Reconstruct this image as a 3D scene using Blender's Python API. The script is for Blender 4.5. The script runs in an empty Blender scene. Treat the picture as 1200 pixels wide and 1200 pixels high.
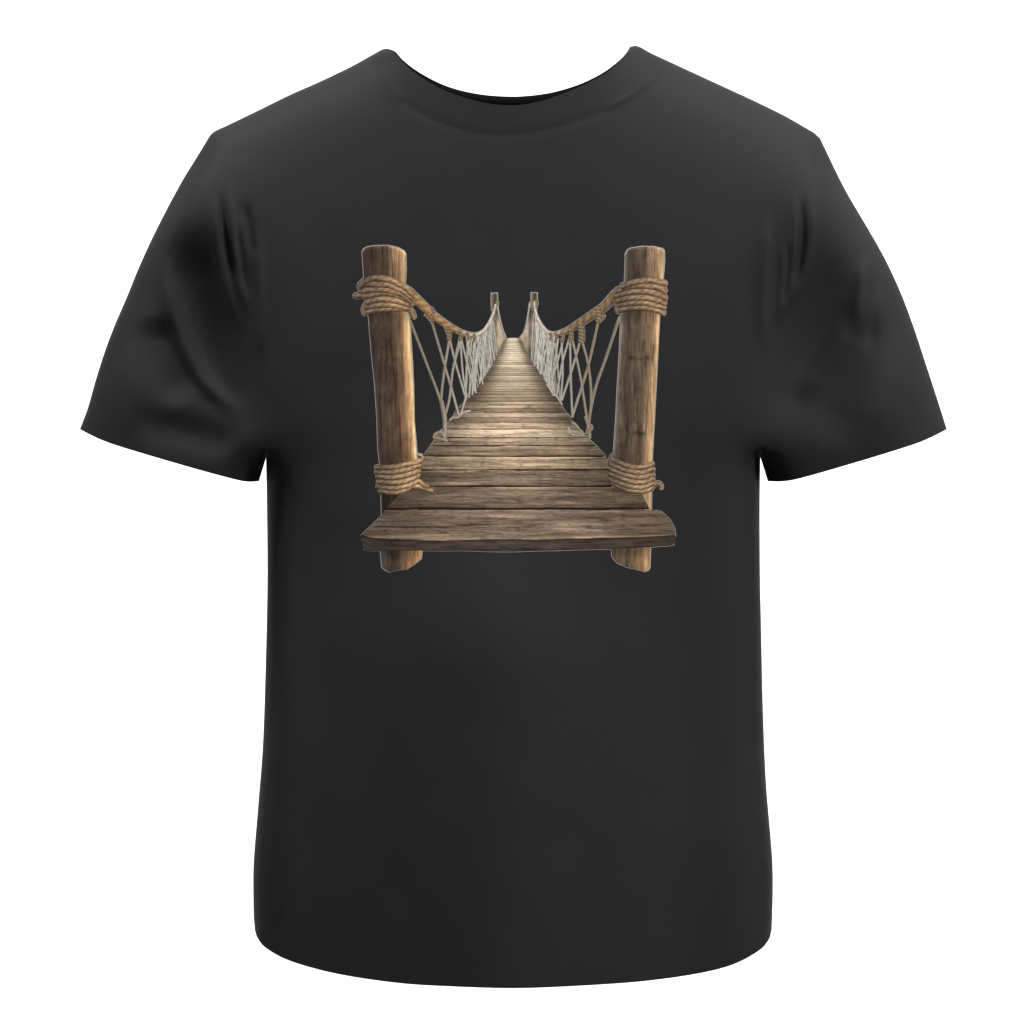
import bpy, bmesh, math, random
import numpy as np
from mathutils import Vector
from mathutils.geometry import delaunay_2d_cdt

random.seed(7)
rng = np.random.default_rng(7)
scene = bpy.context.scene
COL = scene.collection

# ---------------------------------------------------------------- camera
D = 5.0                       # camera to the plane of the side seams (m)
FRAME = 1.05                  # width seen at that distance (m)
S = FRAME / 1200.0            # metres per photograph unit on the seam plane
ZC = 1.40                     # height of the lens
cam_d = bpy.data.cameras.new('camera')
cam = bpy.data.objects.new('camera', cam_d)
COL.objects.link(cam)
cam.location = (0, -D, ZC)
cam.rotation_euler = (math.radians(90), 0, 0)
cam_d.sensor_width = 36.0
cam_d.lens = 36.0 * D / FRAME
cam_d.clip_start = 0.1
cam_d.clip_end = 60
scene.camera = cam

# ---------------------------------------------------------------- world and lamps
world = bpy.data.worlds.new('World')
scene.world = world
world.use_nodes = True
bg = world.node_tree.nodes['Background']
bg.inputs['Color'].default_value = (1, 1, 1, 1)
bg.inputs['Strength'].default_value = 0.20


def area(name, loc, target, sx, sy, power, spread=180.0):
    l = bpy.data.lights.new(name, 'AREA')
    l.shape = 'RECTANGLE'
    l.size, l.size_y = sx, sy
    l.energy = power
    l.spread = math.radians(spread)
    o = bpy.data.objects.new(name, l)
    COL.objects.link(o)
    o.location = loc
    o.rotation_euler = (Vector(target) - Vector(loc)).to_track_quat('-Z', 'Y').to_euler()
    return o


area('key_softbox', (2.0, -2.4, ZC + 3.1), (0.05, 0, ZC + 0.1), 1.0, 0.8, 262)
area('side_softbox', (-1.4, -0.22, ZC + 1.9), (-0.38, 0, ZC + 0.25), 0.5, 0.4, 68)
area('side_softbox', (1.4, -0.22, ZC + 1.9), (0.38, 0, ZC + 0.25), 0.5, 0.4, 40)
# two lamps that wash the white backdrop
area('backdrop_lamp', (-2.6, 1.3, ZC), (-0.1, 3.4, ZC), 0.5, 3.0, 46, 125)
area('backdrop_lamp', (2.6, 1.3, ZC), (0.1, 3.4, ZC), 0.5, 3.0, 46, 125)

vs = scene.view_settings
scene.display_settings.display_device = 'sRGB'
vs.view_transform = 'Standard'
vs.look = 'None'
vs.exposure = 0
vs.gamma = 1
vs.use_curve_mapping = False
scene.cycles.max_bounces = 6
scene.cycles.use_denoising = True

# ---------------------------------------------------------------- small helpers


def lin(c):
    c = np.asarray(c, float) / 255.0
    return np.where(c <= 0.04045, c / 12.92, ((c + 0.055) / 1.055) ** 2.4)


def smooth(a, b, x):
    t = np.clip((x - a) / (b - a), 0, 1)
    return t * t * (3 - 2 * t)


_lat = rng.random((256, 256))


def vnoise(x, y):
    x = np.asarray(x, float)
    y = np.asarray(y, float)
    xi = np.floor(x).astype(int)
    yi = np.floor(y).astype(int)
    fx = x - xi
    fy = y - yi
    fx = fx * fx * (3 - 2 * fx)
    fy = fy * fy * (3 - 2 * fy)
    a = _lat[yi & 255, xi & 255]
    b = _lat[yi & 255, (xi + 1) & 255]
    c = _lat[(yi + 1) & 255, xi & 255]
    d = _lat[(yi + 1) & 255, (xi + 1) & 255]
    return (a * (1 - fx) + b * fx) * (1 - fy) + (c * (1 - fx) + d * fx) * fy - 0.5


def fbm(x, y, o=4):
    r = 0
    a = 1.0
    for i in range(o):
        r = r + a * vnoise(x * 2 ** i + 17.3 * i, y * 2 ** i + 5.1 * i)
        a *= 0.55
    return r


def catmull(pts, step=1.0):
    P = np.asarray(pts, float)
    P = np.vstack([2 * P[0] - P[1], P, 2 * P[-1] - P[-2]])
    out = []
    for i in range(1, len(P) - 2):
        p0, p1, p2, p3 = P[i - 1:i + 3]
        n = max(2, int(np.hypot(*(p2 - p1)[:2]) / step))
        for t in np.arange(n) / n:
            out.append(0.5 * (2 * p1 + (p2 - p0) * t + (2 * p0 - 5 * p1 + 4 * p2 - p3) * t * t
                              + (3 * p1 - p0 - 3 * p2 + p3) * t ** 3))
    out.append(P[-2])
    return np.array(out)


def seg_dist(P, poly, closed=False):
    """distance of points to a polyline, and the arc position 0..1 of the nearest point"""
    P = np.asarray(P, float)
    poly = np.asarray(poly, float)
    if closed:
        poly = np.vstack([poly, poly[:1]])
    best = np.full(len(P), 1e9)
    arc = np.zeros(len(P))
    L = np.hypot(*(poly[1:] - poly[:-1]).T)
    tot = L.sum()
    acc = 0.0
    for a, b, l in zip(poly[:-1], poly[1:], L):
        if l < 1e-9:
            continue
        t = np.clip(((P - a) @ (b - a)) / l ** 2, 0, 1)
        d = np.hypot(P[:, 0] - a[0] - t * (b[0] - a[0]), P[:, 1] - a[1] - t * (b[1] - a[1]))
        m = d < best
        best = np.where(m, d, best)
        arc = np.where(m, (acc + t * l) / tot, arc)
        acc += l
    return best, arc


def densify(pl, step):
    pl = np.asarray(pl, float)
    out = [pl[0]]
    for a, b in zip(pl[:-1], pl[1:]):
        n = max(1, int(math.ceil(np.hypot(*(b - a)) / step)))
        for i in range(1, n + 1):
            out.append(a + (b - a) * i / n)
    return np.array(out)


def curve(pl, step):
    return densify(catmull(pl, 2.0), step)


def inside(P, poly):
    x, y = P[:, 0], P[:, 1]
    poly = np.asarray(poly, float)
    r = np.zeros(len(P), bool)
    j = len(poly) - 1
    for i in range(len(poly)):
        xi, yi = poly[i]
        xj, yj = poly[j]
        if yi != yj:
            r ^= ((yi > y) != (yj > y)) & (x < (xj - xi) * (y - yi) / (yj - yi) + xi)
        j = i
    return r


# ---------------------------------------------------------------- outline of the shirt (photograph units)
SH_L = [(454, 56.8), (449, 57.6), (443.7, 60), (412.5, 77.5), (375, 95.5), (340, 111), (307.5, 127), (265, 147.5),
        (252, 153.5), (246.5, 158), (230, 185), (214, 211), (195, 246), (176, 284), (162, 315), (149, 347), (134, 382),
        (122, 414), (111, 449), (103, 477.5), (93.5, 503)]
CUFF_L = [(93.5, 503), (112, 512.5), (133.7, 521), (176, 534), (233, 550.5), (272, 561), (289, 564.4), (303.6, 564)]
ARM_L = [(303.6, 564), (311.7, 537)]
SIDE_L = [(311.7, 537), (312.8, 600), (313.3, 680), (311.7, 763), (308.3, 867), (303, 938), (297.8, 1001), (296.7, 1030),
          (297.2, 1070), (298.6, 1090)]
HEM = [(298.6, 1090), (302, 1099.5), (313, 1112), (342.5, 1127), (396.7, 1141.5), (467.5, 1152), (530, 1156),
       (600, 1158), (663, 1156), (746.7, 1150.5), (813, 1141.7), (857, 1131), (888, 1115), (900.5, 1102), (904.4, 1090)]
SIDE_R = [(904.4, 1090), (905.6, 1050), (905.4, 1013), (903, 980), (897.5, 913), (894, 826), (891.7, 722), (890.8, 680),
          (890.3, 600), (891, 536)]
ARM_R = [(891, 536), (899.8, 564)]
CUFF_R = [(899.8, 564), (918.6, 564), (943.6, 559), (1012.6, 539), (1068, 521.7), (1090, 513), (1109.7, 503)]
SH_R = [(1109.7, 503), (1097, 463), (1083.6, 422), (1070, 381), (1054.8, 341), (1037, 303), (1016.5, 266.6),
        (989.6, 220.6), (961, 162), (954, 155.5), (920, 136), (885, 118.7), (850, 102.5), (820, 88.7), (785, 72.5),
        (762.5, 62), (750, 55), (743.7, 53.6), (738, 55)]
NECK_BACK = [(738, 55), (732.5, 64), (723, 73), (706.7, 85), (680, 98.3), (646.7, 108.3), (613, 112.7), (586.7, 112.7),
             (560, 110), (533, 104), (510, 95), (486.7, 81.7), (471.7, 70), (461.7, 60), (454, 56.8)]
NECK_FRONT = [(738, 55), (733, 64.5), (724, 74), (707.5, 87), (683, 100), (660, 109.5), (633, 118.5), (606.7, 123.2),
              (580, 122.3), (560, 118.5), (533, 110.5), (510, 100.5), (486.7, 85.5), (471, 71.5), (461.2, 60.8), (454, 56.8)]
SEAM_F = [(790, 75), (772, 88), (752, 103), (735, 115), (713, 127), (686, 139), (653, 149), (613, 157), (580, 158.5),
          (543, 153), (510, 141.5), (476, 122), (452, 100), (440, 80), (436, 64)]
SEAM_B = [(790, 75), (770, 92), (735, 115), (700, 130), (650, 142), (600, 146), (550, 142), (500, 128), (468, 110),
          (446, 88), (436, 64)]
CUFL_SEAM = [(99, 482), (117, 491), (139.5, 500.5), (182, 513.5), (238, 530), (276, 540), (292, 543.5), (309, 543.5)]
CUFR_SEAM = [(1103.5, 482), (1085, 492), (1061, 501.5), (1006.5, 518.5), (938.5, 538.5), (916, 543), (893.5, 543)]
SLV_L = [(268, 146), (285, 215), (299, 290), (306, 380), (309, 460), (311.7, 537)]
SLV_R = [(932, 143), (916, 215), (903, 290), (896, 380), (892.5, 460), (891, 536)]
# cloth domain with every opening carried on as a tube, so that openings keep their depth
C_SHL = np.vstack([densify(catmull(SH_L[:8], 3), 4)[:-1], densify(catmull(SH_L[7:10], 2), 4)[:-1],
                   densify(catmull(SH_L[9:], 3), 4)])
C_SHR = np.vstack([densify(catmull(SH_R[:9], 3), 4)[:-1], densify(catmull(SH_R[8:10], 2), 4)[:-1],
                   densify(catmull(SH_R[9:], 3), 4)])
C_SIDL, C_SIDR = curve(SIDE_L, 5), curve(SIDE_R, 5)
C_ARML, C_ARMR = curve(ARM_L, 4), curve(ARM_R, 4)
DOMAIN = np.vstack([[(452, -140)], C_SHL, [(40, 690), (250, 755)], C_ARML[:-1], C_SIDL,
                    [(300, 1400), (904, 1400)], C_SIDR[:-1], C_ARMR, [(955, 755), (1165, 690)], C_SHR, [(740, -140)]])

# ---------------------------------------------------------------- inflate the domain: solve lap(u) = -1
X0, Y0, X1, Y1 = -40, -160, 1240, 1420


def solve(step, iters, prev=None):
    nx = int((X1 - X0) / step) + 1
    ny = int((Y1 - Y0) / step) + 1
    gx, gy = np.meshgrid(X0 + step * np.arange(nx), Y0 + step * np.arange(ny))
    P = np.column_stack([gx.ravel(), gy.ravel()])
    m = inside(P, DOMAIN).reshape(ny, nx)
    m[0] = m[-1] = False
    m[:, 0] = m[:, -1] = False
    u = np.zeros((ny, nx))
    if prev is not None:
        ps, pu = prev
        u = bil(pu, ps, P).reshape(ny, nx) * m
    par = (np.add.outer(np.arange(ny), np.arange(nx)) % 2 == 0)
    w = 1.9
    for _ in range(iters):
        for pp in (par, ~par):
            r = np.zeros_like(u)
            r[1:-1, 1:-1] = 0.25 * (u[:-2, 1:-1] + u[2:, 1:-1] + u[1:-1, :-2] + u[1:-1, 2:] + step * step)
            u = np.where(pp & m, u + w * (r - u), u)
    return u, gx, gy


def bil(g, step, P):
    fx = np.clip((P[:, 0] - X0) / step, 0, g.shape[1] - 1.001)
    fy = np.clip((P[:, 1] - Y0) / step, 0, g.shape[0] - 1.001)
    i = fx.astype(int)
    j = fy.astype(int)
    a = fx - i
    b = fy - j
    return (g[j, i] * (1 - a) + g[j, i + 1] * a) * (1 - b) + (g[j + 1, i] * (1 - a) + g[j + 1, i + 1] * a) * b


u16, _, _ = solve(16, 200)
u8, _, _ = solve(8, 150, (16, u16))
STEP = 4
U, GX, GY = solve(STEP, 150, (8, u8))
GP = np.column_stack([GX.ravel(), GY.ravel()])
GD, _ = seg_dist(GP, DOMAIN, True)
GD = np.where(inside(GP, DOMAIN), GD, 0).reshape(U.shape)
ok = GD > 5
V = np.where(ok, U / np.maximum(GD, 1e-3), 0)
wt = ok.astype(float)
for _ in range(6):            # carry the slope factor out past the edge
    a = np.zeros_like(V)
    n = np.zeros_like(V)
    for dy in (-1, 0, 1):
        for dx in (-1, 0, 1):
            a += np.roll(np.roll(V * wt, dy, 0), dx, 1)
            n += np.roll(np.roll(wt, dy, 0), dx, 1)
    new = (wt == 0) & (n > 0)
    V = np.where(new, a / np.maximum(n, 1), V)
    wt = np.where(new, 1, wt)

# folds: (path, height towards the viewer, half-width)
FOLDS = [
    # left sleeve
    ([(196, 290), (197, 330), (204, 372), (222, 416), (246, 454), (290, 492)], 6.0, 10),
    ([(214, 250), (232, 340), (262, 440), (290, 530)], -9, 34),
    ([(178, 365), (190, 430), (218, 480)], -6, 24),
    ([(150, 490), (215, 505), (290, 525)], -6, 20),
    ([(268, 200), (271, 262), (282, 330), (291, 378)], 4.2, 5),
    ([(259, 220), (263, 270), (276, 335)], -3.6, 5),
    ([(251, 220), (254, 292), (268, 347), (284, 392)], 3.6, 6),
    ([(277, 262), (282, 310), (290, 352)], -3.6, 4.5),
    ([(286, 235), (293, 270), (298, 305)], -3.2, 6),
    ([(300, 262), (305, 330), (305, 430)], 3.0, 7),
    # right sleeve
    ([(932, 215), (931, 274), (926, 332), (916, 382)], 3.8, 4.5),
    ([(952, 220), (951, 270), (942, 315), (921, 374)], 3.6, 6),
    ([(920, 275), (917, 340), (911, 390)], 3.0, 5),
    ([(941, 225), (938, 290), (931, 340)], -3.6, 5),
    ([(925, 280), (922, 330), (917, 360)], -3.0, 4),
    ([(1000, 270), (972, 360), (936, 440), (900, 530)], -6, 32),
    ([(1020, 350), (1006, 430), (965, 530)], -6, 34),
    ([(1004, 368), (972, 418), (930, 470)], 4, 14),
    ([(1016, 295), (1009, 345), (1001, 395)], 3.2, 9),
    ([(1030, 300), (1024, 360), (1018, 420)], -2.5, 8),
    ([(899, 240), (896, 320), (893, 420)], 2.5, 8),
    ([(1008, 250), (1012, 380), (1010, 560)], 11, 50),
    # body: broad hanging drapes
    ([(560, 430), (565, 900), (570, 1700)], 40, 125),
    ([(806, 480), (812, 900), (815, 1700)], -14, 62),
    ([(345, 560), (335, 850), (330, 1500)], 4, 24),
    # collar ridges
    ([(788, 76), (752, 102), (735, 114), (700, 132)], 1.8, 4),
    ([(441, 78), (455, 102), (478, 124)], 1.2, 6),
]


# broad swells and hollows of the sleeves: (x, y, height, half-width, half-height)
SWELLS = [(222, 235, 24, 62, 78), (243, 415, -17, 58, 85), (150, 455, 6, 45, 60),
          (972, 232, 24, 62, 78), (950, 415, -19, 62, 88), (1050, 440, 6, 45, 70)]


def fold_h(P):
    h = np.zeros(len(P))
    for cx, cy, amp, rx, ry in SWELLS:
        h += amp * np.exp(-((P[:, 0] - cx) / rx) ** 2 - ((P[:, 1] - cy) / ry) ** 2)
    for path, amp, w in FOLDS:
        pl = catmull(path, 6)
        lo = pl.min(0) - 3 * w
        hi = pl.max(0) + 3 * w
        m = (P[:, 0] > lo[0]) & (P[:, 0] < hi[0]) & (P[:, 1] > lo[1]) & (P[:, 1] < hi[1])
        if not m.any():
            continue
        d, a = seg_dist(P[m], pl)
        taper = smooth(0, 0.28, a) * smooth(0, 0.28, 1 - a)
        h[m] += amp * (1.15 if w < 8 else 1.5 if w < 35 else 1.0) * np.exp(-(d / w) ** 2) * taper
    # soft irregular cloth
    h += 2.6 * fbm(P[:, 0] / 150.0 + 3, P[:, 1] / 200.0, 3)
    return h


DEPTH_A = 130.0


def height(P, front=True):
    P = np.asarray(P, float)
    d, _ = seg_dist(P, DOMAIN, True)
    d = np.where(d < 0.02, 0, d)
    k = smooth(14, 34, d)
    u = k * bil(U, STEP, P) + (1 - k) * d * bil(V, STEP, P)
    s = np.sqrt(np.maximum(2 * u, 0))
    h = DEPTH_A * (1 - np.exp(-0.8 * s / DEPTH_A))
    if front:
        e = smooth(0, 22, d)
        h = h + fold_h(P) * e
        for seam, w in ((SEAM_F, 5.5), (SLV_L, 2.4), (SLV_R, 2.4)):     # stitched seams sink a little
            ds, _ = seg_dist(P, catmull(seam, 6))
            h = h - (0.55 if w > 3 else 0.08) * np.exp(-(ds / w) ** 2) * e
        ds, _ = seg_dist(P, catmull(SEAM_F, 6))
        # the ribbed collar band stands a little proud of the body
        return np.maximum(h, 0)
    return h * 0.9


# dense height grid of the print area for quick lookups
PX0, PY0, PX1, PY1, PST = 400, 270, 812, 690, 3
_gx, _gy = np.meshgrid(np.arange(PX0, PX1 + PST, PST), np.arange(PY0, PY1 + PST, PST))
PH = height(np.column_stack([_gx.ravel(), _gy.ravel()])).reshape(_gx.shape)


def print_h(P):
    fx = np.clip((P[:, 0] - PX0) / PST, 0, PH.shape[1] - 1.001)
    fy = np.clip((P[:, 1] - PY0) / PST, 0, PH.shape[0] - 1.001)
    i = fx.astype(int)
    j = fy.astype(int)
    a = fx - i
    b = fy - j
    return (PH[j, i] * (1 - a) + PH[j, i + 1] * a) * (1 - b) + (PH[j + 1, i] * (1 - a) + PH[j + 1, i + 1] * a) * b


BASE = Vector((0, 0, ZC - 558 * S))


def to_world(P, h):
    """h = height towards the viewer in photograph units (negative: behind the seam plane)"""
    y = -np.asarray(h) * S
    k = (D + y) / D
    x = (P[:, 0] - 600) * S * k
    z = ZC - (P[:, 1] - 600) * S * k
    return np.column_stack([x - BASE.x, y - BASE.y, z - BASE.z])


# ---------------------------------------------------------------- materials


def cloth_material(name, col, spec=0.05):
    m = bpy.data.materials.new(name)
    m.use_nodes = True
    nt = m.node_tree
    b = nt.nodes['Principled BSDF']
    tc = nt.nodes.new('ShaderNodeTexCoord')
    n1 = nt.nodes.new('ShaderNodeTexNoise')
    n1.inputs['Scale'].default_value = 9
    n1.inputs['Detail'].default_value = 3
    nt.links.new(tc.outputs['Object'], n1.inputs['Vector'])
    ramp = nt.nodes.new('ShaderNodeMix')
    ramp.data_type = 'RGBA'
    ramp.inputs['A'].default_value = (*[c * 0.92 for c in col], 1)
    ramp.inputs['B'].default_value = (*[c * 1.08 for c in col], 1)
    nt.links.new(n1.outputs['Fac'], ramp.inputs['Factor'])
    nt.links.new(ramp.outputs['Result'], b.inputs['Base Color'])
    b.inputs['Roughness'].default_value = 0.7
    b.inputs['Specular IOR Level'].default_value = spec
    b.inputs['Sheen Weight'].default_value = 0.0
    b.inputs['Sheen Roughness'].default_value = 0.45
    # fine jersey knit
    mp = nt.nodes.new('ShaderNodeMapping')
    mp.inputs['Scale'].default_value = (1100, 1100, 700)
    nt.links.new(tc.outputs['Object'], mp.inputs['Vector'])
    n2 = nt.nodes.new('ShaderNodeTexNoise')
    n2.inputs['Scale'].default_value = 1.0
    n2.inputs['Detail'].default_value = 2
    nt.links.new(mp.outputs['Vector'], n2.inputs['Vector'])
    bp = nt.nodes.new('ShaderNodeBump')
    bp.inputs['Strength'].default_value = 0.25
    bp.inputs['Distance'].default_value = 0.0004
    nt.links.new(n2.outputs['Fac'], bp.inputs['Height'])
    nt.links.new(bp.outputs['Normal'], b.inputs['Normal'])
    return m


M_CLOTH = cloth_material('black_jersey', (0.0185, 0.0185, 0.0188))
M_RIB = cloth_material('black_rib_knit', (0.0170, 0.0170, 0.0172))
M_NECK_SHADE = cloth_material('painted_neck_shade', (0.0018, 0.0018, 0.0018), 0.03)  # near-black colour stands in for the shade inside the neck


def ink_material(name, sx, sz, amt):
    m = bpy.data.materials.new(name)
    m.use_nodes = True
    nt = m.node_tree
    b = nt.nodes['Principled BSDF']
    at = nt.nodes.new('ShaderNodeAttribute')
    at.attribute_name = 'ink'
    tc = nt.nodes.new('ShaderNodeTexCoord')
    mp = nt.nodes.new('ShaderNodeMapping')
    mp.inputs['Scale'].default_value = (sx, 40, sz)
    nt.links.new(tc.outputs['Object'], mp.inputs['Vector'])
    n = nt.nodes.new('ShaderNodeTexNoise')
    n.inputs['Scale'].default_value = 1.0
    n.inputs['Detail'].default_value = 3
    nt.links.new(mp.outputs['Vector'], n.inputs['Vector'])
    mr = nt.nodes.new('ShaderNodeMapRange')
    mr.inputs['From Min'].default_value = 0.25
    mr.inputs['From Max'].default_value = 0.75
    mr.inputs['To Min'].default_value = 1 - amt
    mr.inputs['To Max'].default_value = 1 + amt
    nt.links.new(n.outputs['Fac'], mr.inputs['Value'])
    vm = nt.nodes.new('ShaderNodeVectorMath')
    vm.operation = 'SCALE'
    nt.links.new(at.outputs['Color'], vm.inputs[0])
    nt.links.new(mr.outputs['Result'], vm.inputs['Scale'])
    nt.links.new(vm.outputs['Vector'], b.inputs['Base Color'])
    b.inputs['Roughness'].default_value = 0.8
    b.inputs['Specular IOR Level'].default_value = 0.05
    return m


M_INK_PLANK = ink_material('printed_plank_ink', 130, 1500, 0.22)
M_INK_POST = ink_material('printed_post_ink', 1500, 90, 0.22)
M_INK_ROPE = ink_material('printed_rope_ink', 1300, 1300, 0.2)

# ---------------------------------------------------------------- object helpers


def link(name, me, parent=None, mat=None):
    o = bpy.data.objects.new(name, me)
    COL.objects.link(o)
    if parent is not None:
        o.parent = parent
    if mat is not None:
        me.materials.append(mat)
    return o


def mesh_np(name, verts, faces, smooth_shade=True):
    me = bpy.data.meshes.new(name)
    me.from_pydata([tuple(v) for v in verts], [], [tuple(f) for f in faces])
    if smooth_shade:
        me.shade_smooth()
    me.update()
    return me


# ---------------------------------------------------------------- setting: white studio backdrop
bd = mesh_np('backdrop', [(-7, 3.4, -5), (7, 3.4, -5), (7, 3.4, 8), (-7, 3.4, 8)], [(0, 1, 2, 3)])
mb = bpy.data.materials.new('white_paper')
mb.use_nodes = True
nb = mb.node_tree
pb = nb.nodes['Principled BSDF']
pb.inputs['Roughness'].default_value = 0.9
pb.inputs['Specular IOR Level'].default_value = 0.1
nn = nb.nodes.new('ShaderNodeTexNoise')
nn.inputs['Scale'].default_value = 3
mx = nb.nodes.new('ShaderNodeMix')
mx.data_type = 'RGBA'
mx.inputs['A'].default_value = (0.93, 0.93, 0.93, 1)
mx.inputs['B'].default_value = (0.95, 0.95, 0.95, 1)
nb.links.new(nn.outputs['Fac'], mx.inputs['Factor'])
nb.links.new(mx.outputs['Result'], pb.inputs['Base Color'])
backdrop = link('backdrop', bd, None, mb)
backdrop['kind'] = 'structure'

# ---------------------------------------------------------------- the shirt
shirt = bpy.data.objects.new('t_shirt', None)
COL.objects.link(shirt)
shirt.location = BASE
shirt['label'] = 'black short-sleeved crew-neck t-shirt with a wooden rope bridge printed on the chest'
shirt['category'] = 't-shirt'


def panel(neck, seam, step):
    """triangulate the outline with the collar and sleeve seams; returns points and triangles"""
    parts = [C_SHL, curve(CUFF_L, 5), C_ARML, C_SIDL, curve(HEM, 5), C_SIDR, C_ARMR, curve(CUFF_R, 5), C_SHR, curve(neck, 3)]
    loop = np.vstack([p[:-1] for p in parts])
    nloop = len(loop)
    pts = [loop]
    edges = [(i, (i + 1) % nloop) for i in range(nloop)]
    off = nloop
    for s in (seam, SLV_L, SLV_R, CUFL_SEAM, CUFR_SEAM):
        c = catmull(s, 4)
        c = c[inside(c, loop) & (seg_dist(c, loop, True)[0] > 1.5)]
        pts.append(c)
        edges += [(off + i, off + i + 1) for i in range(len(c) - 1)]
        off += len(c)
    # rings just inside the edge keep the rolled sides round
    tang = np.roll(loop, -1, 0) - np.roll(loop, 1, 0)
    nrm = np.column_stack([tang[:, 1], -tang[:, 0]])
    nrm /= np.maximum(np.hypot(*nrm.T)[:, None], 1e-6)
    for r in (0.5, 1.5, 3.5, 7):
        for sg in (1,):
            q = loop + nrm * r
            if inside(q, loop).mean() < 0.5:
                q = loop - nrm * r
            good = inside(q, loop) & (seg_dist(q, loop, True)[0] > r * 0.75)
            pts.append(q[good])
    for sl in (seam, SLV_L, SLV_R, CUFL_SEAM, CUFR_SEAM):      # rows that follow each seam
        c = catmull(sl, 4)
        tg = np.gradient(c, axis=0)
        nm = np.column_stack([-tg[:, 1], tg[:, 0]]) / np.maximum(np.hypot(*tg.T)[:, None], 1e-6)
        for r in (-6, -3.5, -1.8, 1.8, 3.5, 6):
            q = c + nm * r
            pts.append(q[inside(q, loop) & (seg_dist(q, loop, True)[0] > 3)])
    xs = np.arange(90, 1112, step)
    ys = np.arange(50, 1160, step * 0.866)
    g = np.array([(x + (step / 2 if j % 2 else 0), y) for j, y in enumerate(ys) for x in xs])
    g = g[inside(g, loop)]
    g = g[seg_dist(g, loop, True)[0] > 9]
    sd = np.min([seg_dist(g, catmull(s, 6))[0] for s in (seam, SLV_L, SLV_R, CUFL_SEAM, CUFR_SEAM)], axis=0)
    pts.append(g[sd > 8.5])
    P = np.vstack(pts)
    vo, _, fo, _, _, _ = delaunay_2d_cdt([Vector(p) for p in P], edges, [], 0, 1e-4)
    Pn = np.array([(v.x, v.y) for v in vo])
    F = np.array([f[:] for f in fo if len(f) == 3])
    c = Pn[F].mean(1)
    F = F[inside(c, loop)]
    return Pn, F, loop


def region_of(c, seam):
    """0 body, 1 collar, 2 left sleeve, 3 right sleeve, 4/5 cuffs, 6 hem band"""
    r = np.zeros(len(c), int)
    sm = catmull(seam, 4)
    collar_poly = np.vstack([sm, [(430, 20), (800, 20)]])
    r[inside(c, collar_poly)] = 1
    lp = np.vstack([catmull(SLV_L, 4), [(306, 600), (0, 640), (0, 120), (262, 120)]])
    rp = np.vstack([catmull(SLV_R, 4), [(897, 600), (1200, 640), (1200, 120), (938, 120)]])
    r[inside(c, lp)] = 2
    r[inside(c, rp)] = 3
    cl = np.vstack([catmull(CUFL_SEAM, 4), [(309, 600), (40, 600), (40, 470)]])
    cr = np.vstack([catmull(CUFR_SEAM, 4), [(893, 600), (1160, 600), (1160, 470)]])
    r[(r == 2) & inside(c, cl)] = 4
    r[(r == 3) & inside(c, cr)] = 5
    return r


Pf, Ff, _ = panel(NECK_FRONT, SEAM_F, 3.8)
Pb, Fb, _ = panel(NECK_BACK, SEAM_B, 12)
Wf = to_world(Pf, height(Pf, True))
Wb = to_world(Pb, -height(Pb, False))


# one vertex table for front and back: side seams are shared, openings stay open
Wall = np.vstack([Wf, Wb])
key = {}
remap = np.arange(len(Wall))
for vi, w in enumerate(np.round(Wall, 6)):
    remap[vi] = key.setdefault((w[0] + 0.0, w[1] + 0.0, w[2] + 0.0), vi)


def oriented(F, P, sgn):
    a, b, c = P[F[:, 0]], P[F[:, 1]], P[F[:, 2]]
    area2 = (b[:, 0] - a[:, 0]) * (c[:, 1] - a[:, 1]) - (b[:, 1] - a[:, 1]) * (c[:, 0] - a[:, 0])
    F = F.copy()
    bad = area2 * sgn > 0
    F[bad] = F[bad][:, ::-1]
    return F[np.abs(area2) > 1e-7]


Fall = remap[np.vstack([oriented(Ff, Pf, 1), oriented(Fb, Pb, -1) + len(Wf)])]

FoF, FoB = oriented(Ff, Pf, 1), oriented(Fb, Pb, -1)
Rall = np.concatenate([region_of(Pf[FoF].mean(1), SEAM_F), region_of(Pb[FoB].mean(1), SEAM_B)])
fn = np.cross(Wall[Fall[:, 1]] - Wall[Fall[:, 0]], Wall[Fall[:, 2]] - Wall[Fall[:, 0]])
Nall = np.zeros_like(Wall)
for q in range(3):
    np.add.at(Nall, Fall[:, q], fn)
Nall /= np.maximum(np.linalg.norm(Nall, axis=1)[:, None], 1e-12)
ecount = {}
for tri in Fall:
    for q in range(3):
        e = (tri[q], tri[(q + 1) % 3])
        ecount[e] = ecount.get(e, 0) + 1
OPEN = {e for e in ecount if (e[1], e[0]) not in ecount}


def build_part(name, rid, parent, mat, thick=0.0015):
    """outer cloth, lining side and the turned edge at hem, cuffs and neck"""
    sel = Fall[Rall == rid]
    ids = np.unique(sel)
    loc = {g: k for k, g in enumerate(ids)}
    n = len(ids)
    outer = [tuple(loc[g] for g in t) for t in sel]
    inner = [(c + n, b + n, a + n) for a, b, c in outer]
    rim = []
    for t in sel:
        for q in range(3):
            e = (t[q], t[(q + 1) % 3])
            if e in OPEN:
                a, b = loc[e[0]], loc[e[1]]
                rim.append((b, a, a + n, b + n))
    V = np.vstack([Wall[ids], Wall[ids] - Nall[ids] * thick])
    me = mesh_np(name, V, outer + inner + rim)
    me.normals_split_custom_set_from_vertices([tuple(v) for v in np.vstack([Nall[ids], -Nall[ids]])])
    return link(name, me, parent, mat)


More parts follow.
